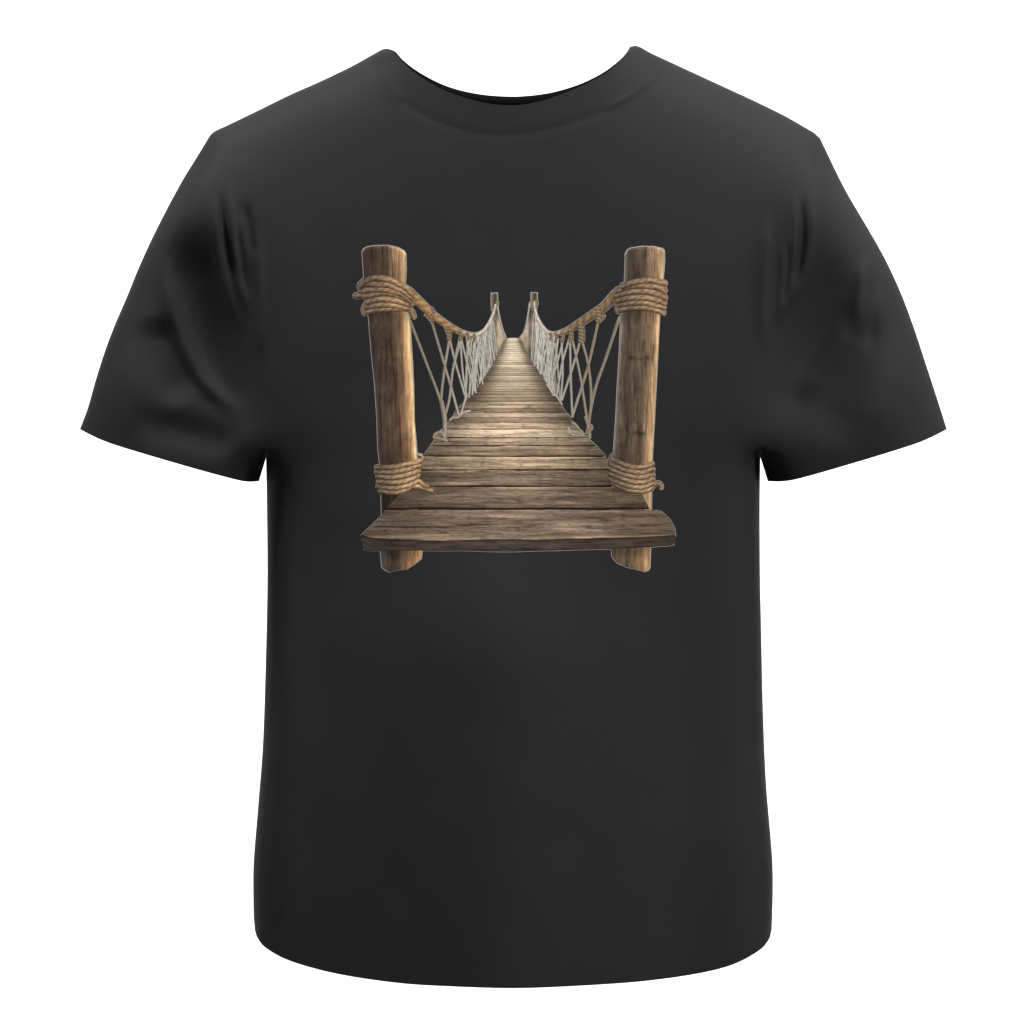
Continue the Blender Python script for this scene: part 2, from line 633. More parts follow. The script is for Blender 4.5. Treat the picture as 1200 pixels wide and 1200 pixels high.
body = build_part('body', 0, shirt, M_CLOTH)
collar = build_part('collar', 1, shirt, M_RIB, 0.0024)
slv_l = build_part('sleeve', 2, shirt, M_CLOTH)
slv_r = build_part('sleeve', 3, shirt, M_CLOTH)
build_part('cuff', 4, slv_l, M_CLOTH)
build_part('cuff', 5, slv_r, M_CLOTH)

# strip added inside the back neckline, coloured near-black to paint in its shade
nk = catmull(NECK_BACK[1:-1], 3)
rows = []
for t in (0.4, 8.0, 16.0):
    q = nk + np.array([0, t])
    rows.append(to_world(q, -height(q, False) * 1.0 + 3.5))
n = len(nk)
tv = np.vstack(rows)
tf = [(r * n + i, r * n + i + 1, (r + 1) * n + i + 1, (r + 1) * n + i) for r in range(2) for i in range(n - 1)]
shade_strip = link('neck_shade_strip', mesh_np('neck_shade_strip', tv, tf), collar, M_NECK_SHADE)
md = shade_strip.modifiers.new('tape thickness', 'SOLIDIFY')
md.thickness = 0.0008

# ---------------------------------------------------------------- the print
INK = 0.92                  # ink reflectance against the tones seen in the photograph
layer = [0]


def tone_curve(c):
    """contrast of the printed picture"""
    c = np.maximum(c, 0)
    lum = c @ np.array([0.2126, 0.7152, 0.0722])
    c = lum[:, None] + 0.87 * (c - lum[:, None])
    return np.clip(0.22 * (c * INK / 0.22) ** 1.22, 0.003, 0.9)


halo_v, halo_f, halo_n = [], [], [0]


def ink_mesh(name, P, faces, colors, parent, mat):
    layer[0] += 0.3 if name in ('net_cord', 'plank', 'edge_lashing') else 1
    off = 0.25 + 0.003 * layer[0]
    W = to_world(P, print_h(P) + off)
    me = mesh_np(name, W, faces)
    at = me.color_attributes.new('ink', 'FLOAT_COLOR', 'POINT')
    c = np.ones((len(P), 4))
    c[:, :3] = tone_curve(colors)
    at.data.foreach_set('color', c.ravel().astype(np.float32))
    return link(name, me, parent, mat)


def grid_faces(nr, nc):
    return [(r * nc + c, r * nc + c + 1, (r + 1) * nc + c + 1, (r + 1) * nc + c)
            for r in range(nr - 1) for c in range(nc - 1)]


def halo_grid(P, nr, nc):
    """pale cut-out fringe of the transfer, kept under the ink"""
    halo_n[0] += 1
    W = to_world(P, print_h(P) + 0.12 + 0.0006 * halo_n[0])
    o = len(halo_v)
    halo_v.extend(W)
    halo_f.extend([tuple(o + i for i in f) for f in grid_faces(nr, nc)])


def strip_pts(c, w, nv):
    t = np.gradient(c, axis=0)
    t /= np.maximum(np.hypot(*t.T)[:, None], 1e-6)
    nrm = np.column_stack([-t[:, 1], t[:, 0]])
    v = np.linspace(-1, 1, nv)
    P = c[:, None, :] + nrm[:, None, :] * (v[None, :, None] * w[:, None, None] * 0.5)
    return P, v, t


def strip(name, pts, colfn, parent, mat, nv=7, step=1.0, halo=0.0, cap=True):
    """pts: (x, y, width) control points; colfn(s, v, x, y) gives linear colours"""
    c = catmull(pts, step)
    w = c[:, 2].copy()
    xy = c[:, :2]
    s = np.concatenate([[0], np.cumsum(np.hypot(*(xy[1:] - xy[:-1]).T))])
    if cap:                                   # round the ends a little
        e = np.minimum(s, s[-1] - s)
        r = w * 0.5
        w = w * np.sqrt(np.clip(1 - (1 - np.minimum(e / np.maximum(r * 0.6, .3), 1)) ** 2, 0.25, 1))
    P, v, t = strip_pts(xy, w, nv)
    nr = len(xy)
    SS = np.repeat(s[:, None], nv, 1)
    VV = np.repeat(v[None], nr, 0)
    colr = colfn(SS.ravel(), VV.ravel(), P[..., 0].ravel(), P[..., 1].ravel())
    o = ink_mesh(name, P.reshape(-1, 2), grid_faces(nr, nv), colr, parent, mat)
    if halo > 0:
        xy2 = np.vstack([xy[0] - t[0] * halo, xy, xy[-1] + t[-1] * halo])
        w2 = np.concatenate([[w[0]], w, [w[-1]]]) + 2 * halo
        PH2, _, _ = strip_pts(xy2, w2, 2)
        halo_grid(PH2.reshape(-1, 2), len(xy2), 2)
    return o


def merge_strips(name, specs, colfn, parent, mat, nv=11, halo=0.6, step=1.0):
    """several turns of one rope as a single mesh"""
    allP, allF, allC, heights = [], [], [], []
    off = 0
    for k, pts in enumerate(specs):
        c = catmull(pts, step)
        w = c[:, 2].copy()
        xy = c[:, :2]
        s = np.concatenate([[0], np.cumsum(np.hypot(*(xy[1:] - xy[:-1]).T))])
        e = np.minimum(s, s[-1] - s)
        w = w * np.sqrt(np.clip(1 - (1 - np.minimum(e / np.maximum(w * 0.35, .3), 1)) ** 2, 0.2, 1))
        P, v, t = strip_pts(xy, w, nv)
        nr = len(xy)
        SS = np.repeat(s[:, None], nv, 1).ravel()
        VV = np.repeat(v[None], nr, 0).ravel()
        P2 = P.reshape(-1, 2)
        allC.append(colfn(SS + 13.7 * k, VV, P2[:, 0], P2[:, 1]))
        allP.append(P2)
        layer[0] += 1
        heights.append(print_h(P2) + 0.25 + 0.003 * layer[0])
        allF += [tuple(off + i for i in f) for f in grid_faces(nr, nv)]
        off += len(P2)
        if halo > 0:
            xy2 = np.vstack([xy[0] - t[0] * halo, xy, xy[-1] + t[-1] * halo])
            w2 = np.concatenate([[w[0]], w, [w[-1]]]) + 2 * halo
            PH2, _, _ = strip_pts(xy2, w2, 2)
            halo_grid(PH2.reshape(-1, 2), len(xy2), 2)
    P = np.vstack(allP)
    W = to_world(P, np.concatenate(heights))
    me = mesh_np(name, W, allF)
    at = me.color_attributes.new('ink', 'FLOAT_COLOR', 'POINT')
    c = np.ones((len(P), 4))
    c[:, :3] = tone_curve(np.vstack(allC))
    at.data.foreach_set('color', c.ravel().astype(np.float32))
    return link(name, me, parent, mat)


def interp(tab, x):
    tab = np.asarray(tab, float)
    return np.interp(x, tab[:, 0], tab[:, 1])


def grad(tab, u):
    k = [t[0] for t in tab]
    c = np.array([lin(t[1]) for t in tab])
    return np.column_stack([np.interp(u, k, c[:, i]) for i in range(3)])


def A(p, w=None):
    """points read in the enlarged views (origin ox, oy and 5.4545 times larger)"""
    return p


def z1(*pts):
    return [(400 + p[0] / 5.4545, 270 + p[1] / 5.4545) + ((p[2] / 5.4545,) if len(p) > 2 else ()) for p in pts]


def z2(*pts):
    return [(590 + p[0] / 5.4545, 270 + p[1] / 5.4545) + ((p[2] / 5.4545,) if len(p) > 2 else ()) for p in pts]


def z3(*pts):
    return [(400 + p[0] / 5.4545, 470 + p[1] / 5.4545) + ((p[2] / 5.4545,) if len(p) > 2 else ()) for p in pts]


def z4(*pts):
    return [(590 + p[0] / 5.4545, 470 + p[1] / 5.4545) + ((p[2] / 5.4545,) if len(p) > 2 else ()) for p in pts]


def wid(pts, w):
    if np.isscalar(w):
        w = [w] * len(pts)
    return [(p[0], p[1], ww) for p, ww in zip(pts, w)]


# the transfer itself; its own mesh (the fringe) is filled in once every piece is laid out
print_me = bpy.data.meshes.new('bridge_print')
bridge = link('bridge_print', print_me, shirt)
bridge['label'] = 'printed picture of a wooden plank and rope footbridge'

# ---- deck planks
EDGE_L = [(396, 592.3), (410, 586.5), (417, 583), (430, 575.5), (446, 565), (462, 553), (470, 545.5), (480, 535.5), (489, 528.5),
          (496, 524.5), (504, 517), (516, 509.5), (524, 503), (533, 495.3), (552, 484), (571, 476), (597, 452), (604, 448.5)]
EDGE_R = [(396, 609.6), (404, 612.5), (422, 622), (446, 638.5), (466, 652), (480, 661.5), (489, 667.5), (496, 674), (504, 680.5),
          (512, 687), (523, 699), (533, 708), (540, 713.5), (552, 722), (571, 742), (597, 763)]
bounds = [570.8, 551.5, 535, 522.6, 513.5, 503.4, 495.7, 489.4, 483.7, 478.8, 475.2]
y = bounds[-1]
while y > 398.5:
    y -= max(2.55, 0.00056 * (y - 384.7) ** 2)
    bounds.append(max(y, 396))
if bounds[-1] > 396:
    bounds.append(396)
tone = {0: (120, 103, 86), 1: (158, 138, 114), 2: (134, 116, 96), 3: (150, 131, 110), 4: (186, 166, 140), 5: (174, 153, 128),
        6: (146, 127, 107), 7: (166, 146, 123), 8: (148, 129, 109), 9: (162, 143, 121)}


def ridged(x, y, p):
    return np.clip(1 - np.abs(2.4 * vnoise(x, y)), 0, 1) ** p


def plank_colour(x, y, v, base, seed, edge_dark=0.35, xl=None, xr=None, gap=0.16, kn=(), amp=1.0):
    u = (x - xl) / np.maximum(xr - xl, 1)
    wy = y + 2.2 * fbm(x / 60.0 + seed * 1.7, y / 14.0 + seed, 2)          # grain that wanders
    g1 = fbm(x / 36.0 + seed * 3.1, wy / 1.25 + seed * 7.7, 4)
    g2 = fbm(x / 75.0 + seed, wy / 5.0 + seed * 2.3, 3)
    g3 = fbm(x / 5.0 + seed, y / 0.9 + seed * 5, 2)
    m = 1 + amp * (0.50 * g1 + 0.42 * g2 + 0.26 * g3)
    m *= 1 - amp * 0.50 * ridged(x / 42.0 + seed * 2, wy / 2.6 + seed * 3.3, 7) * smooth(-0.1, 0.4, vnoise(x / 50 + seed, wy / 7 + 3))
    m *= 1 - amp * 0.35 * ridged(x / 20.0 + seed * 5, wy / 1.7 + seed * 1.3, 8)
    ed = np.minimum(u, 1 - u)
    m *= 1 - edge_dark * (1 - smooth(0.0, 0.30, ed))
    m *= 0.84 + 0.30 * np.exp(-((u - 0.5) / 0.28) ** 2)
    c = lin(base)[None, :] * np.clip(m, 0.22, 2.0)[:, None]
    warm = smooth(0.10, 0.55, g2)[:, None]
    c = c * (1 - 0.16 * warm) + lin((196, 172, 140))[None, :] * 0.16 * warm * np.clip(m, .4, 1.5)[:, None]
    for (kx, ky, ka, kb, kd) in kn:
        q = ((x - kx) / ka) ** 2 + ((y - ky) / kb) ** 2
        c = c * (1 - kd * np.exp(-q))[:, None]
    dk = smooth(1 - gap, 1 - gap * 0.25, v)[:, None]
    c = c * (1 - dk) + lin((40, 32, 27))[None, :] * dk
    tp = (1 - smooth(0.0, 0.12, v))[:, None]
    return c * (1 + 0.22 * tp)


def make_plank(k, yt, yb, base, seed, amp=1.0, gap=0.16, kn=(), edge_dark=0.35, halo=0.5, wob=0.9):
    ym = (yt + yb) / 2
    hgt = yb - yt
    nc = int(max(14, (interp(EDGE_R, yb) - interp(EDGE_L, yb)) / 1.05))
    nr = int(max(4, hgt / 0.75)) + 1
    u = np.linspace(0, 1, nc)
    v = np.linspace(0, 1, nr)
    sl = 0.0 if hgt < 6 else float(rng.uniform(-0.8, 0.8))
    U_, V_ = np.meshgrid(u, v)
    wt_ = wob * min(1, hgt / 12) * fbm(u * 5 + seed * 9.1, np.full_like(u, 3.3), 3) + sl * (u - 0.5)
    wb_ = wob * min(1, hgt / 12) * fbm(u * 5 + seed * 9.1 + 31, np.full_like(u, 8.3), 3) + sl * (u - 0.5)
    yy = (yt + wt_)[None] * (1 - V_) + (yb + wb_)[None] * V_
    jl = float(rng.uniform(-1, 1)) * min(1.2, hgt / 6)
    jr = float(rng.uniform(-1, 1)) * min(1.2, hgt / 6)
    xl = interp(EDGE_L, yy) + jl
    xr = interp(EDGE_R, yy) + jr
    xx = xl + (xr - xl) * U_
    P = np.column_stack([xx.ravel(), yy.ravel()])
    c = plank_colour(P[:, 0], P[:, 1], V_.ravel(), base, seed, edge_dark, xl.ravel(), xr.ravel(), gap, kn, amp)
    o = ink_mesh('plank', P, grid_faces(nr, nc), c, bridge, M_INK_PLANK)
    if halo:
        hx = np.array([[interp(EDGE_L, q) + jl - halo, interp(EDGE_R, q) + jr + halo] for q in (yt, yb)])
        hp = np.array([(hx[0][0], yt), (hx[0][1], yt), (hx[1][0], yb), (hx[1][1], yb)])
        halo_grid(hp, 2, 2)
    return o


# net screen behind, far side ropes, far posts come first (lowest ink)
CORD = lin((176, 163, 146))


def cord_col(bright=1.0, twist=0.26):
    def f(s, v, x, y):
        tw = 0.80 + twist * np.sin(s * 2.6 + v * 1.6)
        r = 1 - 0.42 * np.abs(v) ** 2.2 - 0.16 * v
        far = smooth(500, 575, np.where(x < 600, x, 1201 - x))
        base = (lin((156, 140, 116))[None] * (1 - far)[:, None] + lin((206, 199, 190))[None] * far[:, None])
        n_ = 1 + (0.30 + 0.0 * smooth(535, 560, np.where(x < 600, x, 1201 - x))) * vnoise(x * 0.75, y * 0.42)
        return base * (bright * tw * r * n_)[:, None]
    return f


def net_fill_col(s, v, x, y):
    n_ = 0.8 * fbm(x * 0.8, y * 0.10, 2) + 0.35 * vnoise(x * 1.1, y * 0.7)
    xx = np.where(x < 600, x, 1201.5 - x)
    far = smooth(572, 586, xx)
    c = lin((150, 141, 130))[None] * (1 - far)[:, None] + lin((190, 172, 146))[None] * far[:, None]
    m = np.clip(0.86 + 0.6 * n_, 0.12, 1.6) * (0.55 + 0.45 * smooth(0, 0.25, (v + 1) / 2)) * (1 - 0.45 * smooth(0.7, 1, (v + 1) / 2))
    m *= 1 - 0.45 * np.exp(-((xx - 580) / 3.0) ** 2)
    m *= 1 - 0.35 * (1 - smooth(362, 384, y))
    return c * m[:, None]


def net_panel(top, bot):
    a = catmull(top, 1.0)
    n_ = len(a)
    b = catmull(bot, 0.6)
    b = b[np.linspace(0, len(b) - 1, n_).astype(int)]
    nv = 48
    t = np.linspace(0, 1, nv)
    P = a[:, None, :2] * (1 - t)[None, :, None] + b[:, None, :2] * t[None, :, None]
    P = P.reshape(-1, 2)
    VV = np.repeat((t * 2 - 1)[None], n_, 0).ravel()
    return ink_mesh('net_panel', P, grid_faces(n_, nv), net_fill_col(None, VV, P[:, 0], P[:, 1]), bridge, M_INK_ROPE)


net_panel([(566.5, 389.5), (571, 384), (575, 376), (578, 366), (580, 359), (583.5, 362), (586, 376), (590, 391), (592, 396)],
          [(564, 447), (568, 441), (571, 436), (575, 430), (579, 423), (583, 417), (587, 408), (590.5, 400), (592.5, 396.5)])
net_panel([(635, 389.5), (630.5, 384), (627.5, 376), (625, 366), (623.5, 359), (620.5, 362), (616.5, 376), (612.5, 391), (610, 396)],
          [(637.5, 446), (634, 440), (631, 435), (627.5, 430), (624, 423), (619.5, 417), (615, 408), (611.5, 400), (609.5, 396.5)])

for pts in ([(583, 358, 1.8), (585, 370, 1.6), (589, 386, 1.6), (593, 396, 1.8)],
            [(621, 354, 1.8), (618, 373, 1.6), (614, 389, 1.6), (609, 396, 1.8)]):
    strip('far_rope', pts, cord_col(0.75), bridge, M_INK_ROPE, nv=5, halo=0.3)


def far_post_col(s, v, x, y):
    c = grad([(-1, (140, 132, 122)), (-.6, (80, 72, 65)), (0, (92, 80, 70)), (.5, (112, 93, 76)), (1, (140, 126, 110))], v)
    m = 1 + 0.4 * fbm(x * 0.9, y * 0.25, 2)
    m *= np.where(s < 1.2, 1.6, 1.0)
    return c * m[:, None]


strip('far_post', [(579.2, 343.4, 7.2), (579.4, 350, 7.6), (579.2, 358, 7.0), (579, 364, 5.5)], far_post_col, bridge, M_INK_POST, nv=9, step=.6, halo=0.7, cap=False)
strip('far_post', [(626, 343, 7.2), (626, 350, 7.6), (625.8, 358, 7.4), (626, 364, 5.5)], far_post_col, bridge, M_INK_POST, nv=9, step=.6, halo=0.7, cap=False)


def far_bind_col(s, v, x, y):
    c = lin((158, 132, 104))[None] * (0.8 + 0.3 * np.sin(y * 3.0))[:, None] * (1 - 0.3 * np.abs(v) ** 2)[:, None]
    return c


strip('rope_binding', [(582.2, 352.5, 3.2), (582.6, 356, 3.8), (582, 359.5, 3.0)], far_bind_col, bridge, M_INK_ROPE, nv=6, step=.6, halo=0.5)
strip('rope_binding', [(626, 352, 8.6), (626.2, 355.5, 9.4), (626, 359, 8.4)], far_bind_col, bridge, M_INK_ROPE, nv=8, step=.6, halo=0.5)

# far to near planks (the two nearest are laid over the posts below)
for k in range(len(bounds) - 2, -1, -1):
    yb, yt = bounds[k], bounds[k + 1]
    if k in tone:
        base = tone[k]
    else:
        f = smooth(475, 410, (yt + yb) / 2)
        base = np.array((158, 139, 117)) * (1 - f) + np.array((204, 186, 162)) * f
        base = base * rng.uniform(0.92, 1.07)
    kn = []
    if k == 1:
        kn = [(522, 545, 16, 1.6, 0.45), (560, 541, 22, 1.4, 0.25)]
    if k == 0:
        kn = [(498, 560, 12, 5, 0.25)]
    if k == 6:
        kn = [(556, 484.5, 9, 1.2, 0.6)]
    make_plank(k, yt, yb, base, k + 2.0, amp=1.0 if k < 11 else 0.45, gap=0.17 if k < 8 else 0.30, kn=kn,
               edge_dark=0.62 if k > 10 else (0.45 if k > 3 else 0.30), wob=1.6 if k < 3 else .9)

# ---- netting cords
# crossing cords of the distant netting, each running from the hand rope down to the deck
RAIL_L = z1((415, 375, 60), (455, 415, 60), (505, 462, 57), (580, 533, 50), (660, 592, 44), (740, 640, 38), (800, 661, 32), (860, 667, 27),
            (910, 643, 23), (950, 585, 19), (975, 525, 17), (987, 470, 14))
RAIL_R = z2((760, 375, 60), (715, 412, 64), (640, 490, 60), (560, 545, 54), (480, 597, 48), (400, 642, 38), (330, 661, 28), (280, 648, 22),
            (240, 602, 19), (212, 545, 17), (197, 485, 15), (196, 455, 13))


def on_path(path, x):
    c = catmull(path, 0.7)
    i = np.argmin(np.abs(c[:, 0] - x))
    return c[i]


def deck_y(x, left):
    tab = EDGE_L if left else EDGE_R
    ys = np.linspace(396, 560, 800)
    xs = interp(tab, ys)
    return ys[np.argmin(np.abs(xs - x))]


for left in (True, False):
    rail = RAIL_L if left else RAIL_R
    for i in range(50):
        t = (i + 0.5) / 50
        xt = (548 + 29.5 * t ** 0.85) if left else (654 - 28.5 * t ** 0.85)
        xt += rng.uniform(-.5, .5)
        sgn = 1 if i % 2 else -1
        lean = (10.0 * (1 - t) + 4.5) * sgn * rng.uniform(0.4, 1.25)
        xb = xt + lean * 0.8 + (3 if left else -3) * (1 - t)
        if left:
            xb = min(max(xb, 545.5), 588)
        else:
            xb = max(min(xb, 656), 613)
        yb = deck_y(xb, left) - 0.5 + rng.uniform(-2, 1)
        p = on_path(rail, xt)
        ww = 1.2 - 0.55 * t
        mid = ((xt + xb) / 2 + rng.uniform(-.8, .8), (p[1] + yb) / 2)
        strip('net_cord', [(xt, p[1] + 2.0, ww), (mid[0], mid[1], ww), (xb, yb, ww)],
              cord_col(rng.uniform(0.55, 1.45), 0.05), bridge, M_INK_ROPE, nv=3, step=1.4, halo=0.0, cap=False)

near_l = [
    (z1((440, 580), (540, 840), (640, 1115), (662, 1318)), 2.6),
    (z1((575, 575), (650, 830), (700, 1000), (752, 1185)), 2.4),
    (z1((690, 700), (660, 880), (638, 1080), (648, 1160)), 2.4),
    (z1((690, 690), (730, 850), (796, 1075)), 2.2),
    (z1((760, 680), (715, 880), (690, 1080), (655, 1210)), 2.2),
    (z1((760, 680), (775, 900), (802, 1066)), 1.9),
    (z1((765, 690), (830, 955), (852, 1012)), 1.9),
    (z1((850, 690), (840, 880), (838, 1052)), 1.8),
    (z1((800, 680), (845, 900), (860, 1040)), 1.7),
    (z1((770, 690), (745, 770), (722, 850)), 1.6),
    (z1((838, 690), (812, 800), (800, 690)), 1.2),
    (z1((800, 1050), (775, 1140), (752, 1195)), 2.0),
    (z1((640, 1090), (662, 1200), (664, 1330)), 4.0),
    (z1((870, 680), (885, 860), (905, 985)), 1.5),
    (z1((890, 690), (868, 850), (850, 1010)), 1.5),
]
near_r = [
    (z2((742, 552), (660, 800), (590, 1000), (552, 1180), (542, 1305)), 2.7),
    (z2((605, 585), (548, 840), (500, 1000), (438, 1195)), 2.4),
    (z2((500, 700), (545, 880), (560, 1100), (532, 1300)), 2.4),
    (z2((492, 700), (440, 880), (372, 1085)), 2.2),
    (z2((440, 700), (490, 930), (532, 1195)), 2.2),
    (z2((425, 700), (430, 950), (440, 1195)), 2.1),
    (z2((420, 690), (375, 850), (340, 1050)), 1.9),
    (z2((370, 690), (378, 900), (365, 1090)), 1.9),
    (z2((350, 690), (322, 880), (306, 1010)), 1.7),
    (z2((300, 680), (306, 850), (312, 1040)), 1.7),
    (z2((325, 680), (295, 860), (270, 950)), 1.5),
    (z2((385, 690), (350, 820), (318, 930)), 1.6),
    (z2((280, 670), (282, 820), (290, 1000)), 1.5),
    (z2((525, 1190), (545, 1260), (550, 1330)), 3.6),
]
for spec in (near_l, near_r):
    for pts, w in spec:
        strip('net_cord', wid(pts, w), cord_col(1.0), bridge, M_INK_ROPE, nv=5, halo=0.35, cap=False)

# cord loops lashed round the deck edge
for pts, w in ((z3((595, 245), (600, 215), (640, 200), (662, 240)), 3.4), (z3((600, 235), (630, 240), (680, 255)), 3.2),
               (z3((690, 125), (715, 108), (750, 105)), 2.6), (z3((760, 90), (790, 70), (830, 62)), 2.4),
               (z4((410, 165), (425, 190), (470, 200), (520, 215)), 3.2), (z4((405, 190), (450, 215), (515, 222)), 3.0),
               (z4((555, 150), (565, 170), (545, 200)), 3.0), (z4((435, 135), (460, 150), (480, 180)), 2.4),
               (z2((310, 1050), (340, 1062), (375, 1115)), 2.2), (z2((275, 980), (295, 1010), (320, 1050)), 2.2)):
    strip('edge_lashing', wid(pts, w), cord_col(0.95), bridge, M_INK_ROPE, nv=5, halo=0.3)


# ---- hand ropes
def rail_col(s, v, x, y):
    xx = np.where(x < 600, x, 1201 - x)
    far = smooth(530, 566, xx)
    left = (x < 600)
    near = np.where(left[:, None], lin((168, 134, 94))[None], lin((134, 111, 84))[None])
    base = near * (1 - far)[:, None] + lin((196, 184, 166))[None] * far[:, None]
    tw = 0.84 + 0.16 * np.sin(s * 0.62 + v * 2.6 + vnoise(s * .1, v * 0)) + 0.34 * vnoise(s * 0.35, v * 4) + 0.22 * vnoise(s * 1.1, v * 2)
    vv = np.where(left, v, -v)
    r = 1.12 - 0.50 * smooth(-0.2, 1.0, vv) - 0.30 * smooth(0.5, 1.0, -vv)
    return base * (tw * r)[:, None]


strip('hand_rope', RAIL_L, rail_col, bridge, M_INK_ROPE, nv=11, halo=0.6)
strip('hand_rope', RAIL_R, rail_col, bridge, M_INK_ROPE, nv=11, halo=0.6)


def knot_col(s, v, x, y):
    c = lin((146, 126, 100))[None] * (0.78 + 0.35 * np.sin(s * 1.5 + v * 2.0))[:, None] * (1 - 0.45 * np.abs(v) ** 2)[:, None]
    return c


for pts, w in ((z1((572, 490), (590, 520), (575, 560), (582, 600)), 3.4), (z1((530, 538), (555, 560), (580, 590)), 3.2),
               (z1((675, 620), (690, 650), (688, 705)), 5.2), (z1((660, 615), (672, 650), (690, 690)), 2.6),
               (z1((750, 640), (765, 670), (758, 705)), 4.4), (z1((800, 650), (812, 680), (806, 705)), 3.0),
               (z1((845, 655), (852, 690), (846, 715)), 2.6),
               (z2((600, 490), (612, 540), (606, 590)), 7.0), (z2((650, 540), (630, 570), (606, 590)), 2.8),
               (z2((490, 590), (500, 650), (498, 720)), 7.4), (z2((425, 630), (432, 670), (430, 715)), 5.2),
               (z2((375, 645), (380, 680), (372, 720)), 3.6), (z2((335, 650), (338, 690), (330, 720)), 3.0),
               (z2((300, 650), (302, 680), (296, 705)), 2.6)):
    strip('cord_knot', wid(pts, w), knot_col, bridge, M_INK_ROPE, nv=7, step=.7, halo=0.4)


# ---- posts
def post_piece(name, left, right, ys, tab, seed, knots=(), cracks=(), shade=(), topcap=True):
    """left / right: (y, x) edge tables; ys: column-wise top and bottom given by tables (u, y)"""
    top, bot = ys
    nc = 60
    u = np.linspace(0, 1, nc)
    yt = np.interp(u, [t[0] for t in top], [t[1] for t in top])
    yb = np.interp(u, [t[0] for t in bot], [t[1] for t in bot])
    nr = int((yb.max() - yt.min()) / 1.0) + 2
    t = np.linspace(0, 1, nr)
    Y = yt[None] * (1 - t)[:, None] + yb[None] * t[:, None]
    XL = interp(left, Y)
    XR = interp(right, Y)
    X = XL + (XR - XL) * u[None]
    P = np.column_stack([X.ravel(), Y.ravel()])
    uu = np.repeat(u[None], nr, 0).ravel()
    x, yv = P.T
    wx = x + 2.0 * fbm(x / 30 + seed, yv / 60, 2)
    for (kx, ky, ka, kb, kd) in knots:
        q = np.exp(-(((x - kx) / (ka * 2.2)) ** 2 + ((yv - ky) / (kb * 3.0)) ** 2))
        wx = wx + np.sign(x - kx) * 1.6 * q * np.minimum(np.abs(x - kx) / 2, 1)
    g1 = fbm(wx / 1.7 + seed * 5, yv / 46.0 + seed, 4)
    g2 = fbm(wx / 7.0 + seed * 2, yv / 70.0 + seed, 3)
    g3 = fbm(x / 9.0 + seed, yv / 12.0, 3)
    c = grad(tab, uu + 0.05 * g2)
    m = 1 + 0.50 * g1 + 0.42 * g2 + 0.30 * g3
    m = m * (1 - 0.45 * ridged(wx / 3.4 + seed, yv / 75.0 + seed, 7) * smooth(-0.1, 0.35, vnoise(x / 8 + seed, yv / 40)))
    m = m * (1 + 0.25 * vnoise(x / 1.1 + seed, yv / 8.0))
    for (kx, ky, ka, kb, kd) in knots:
        q = ((x - kx) / ka) ** 2 + ((yv - ky) / kb) ** 2
        m = m * (1 - kd * np.exp(-q))
    for (cu, y0, y1, wd, dk) in cracks:
        cx = cu + 0.035 * fbm(yv / 22 + cu * 40, yv * 0 + seed, 3)
        prof = smooth(y0, y0 + 8, yv) * (1 - smooth(y1 - 14, y1, yv))
        m = m * (1 - dk * np.exp(-((uu - cx) / wd) ** 2) * prof)
    for (y0, y1, a, b) in shade:          # tone of the printed picture along the post
        m = m * (a + (b - a) * smooth(y0, y1, yv))
    st = smooth(0.45, 0.75, uu) * (1 - smooth(300, 420, yv) * 0.9) * (1 - smooth(.9, 1, uu))
    stv = np.clip(0.55 + 1.3 * vnoise(wx / 1.3 + seed * 9, yv / 60.0), 0, 1)
    c = c * (1 - 0.55 * (st * stv))[:, None] + lin((178, 150, 116))[None] * (0.55 * st * stv)[:, None]
    if topcap:
        m = m * (1 + 0.5 * (1 - smooth(0.5, 3.5, yv - np.repeat(yt[None], nr, 0).ravel())))
    c = c * np.clip(m, 0.2, 2.0)[:, None]
    o = ink_mesh(name, P, grid_faces(nr, nc), c, bridge, M_INK_POST)
    hl = 0.9
    Yh = np.vstack([yt - hl, Y, yb + hl])
    XLh = interp(left, Yh) - hl
    XRh = interp(right, Yh) + hl
    Xh = XLh + (XRh - XLh) * u[None]
    halo_grid(np.column_stack([Xh.ravel(), Yh.ravel()]), nr + 2, nc)
    return o


tabL = [(0, (84, 75, 67)), (.05, (70, 60, 52)), (.2, (80, 68, 58)), (.4, (88, 73, 61)), (.58, (96, 77, 61)),
        (.70, (122, 95, 71)), (.80, (146, 113, 81)), (.90, (196, 160, 114)), (.96, (222, 190, 142)), (1, (170, 148, 118))]
tabR = [(0, (134, 124, 112)), (.05, (98, 87, 77)), (.2, (88, 77, 66)), (.45, (94, 80, 67)), (.65, (108, 90, 73)),
        (.8, (142, 117, 90)), (.91, (184, 151, 111)), (.97, (208, 174, 128)), (1, (162, 140, 112))]

LL = [(285, 424.2), (294, 424.4), (325, 426.6), (372, 432), (407, 434.8), (453, 439.4), (490, 441.9), (525, 443), (543, 445), (580, 446.8), (604, 447.3)]
LR = [(285, 475.4), (297, 475.6), (316, 476), (334, 475), (380, 480.7), (426, 483.4), (453, 484.7), (494, 485.4), (521, 488), (540, 489), (604, 490)]
RL = [(285, 732.6), (297, 733), (330, 732), (371, 727.5), (416, 725.7), (453, 723.5), (484, 722), (516, 720), (530, 719), (604, 716)]
RR = [(285, 778.4), (292, 778.2), (306, 778.8), (327, 777), (371, 773), (398, 771.5), (435, 769.7), (472, 767.8), (488, 767), (525, 765), (543, 764), (604, 763.2)]

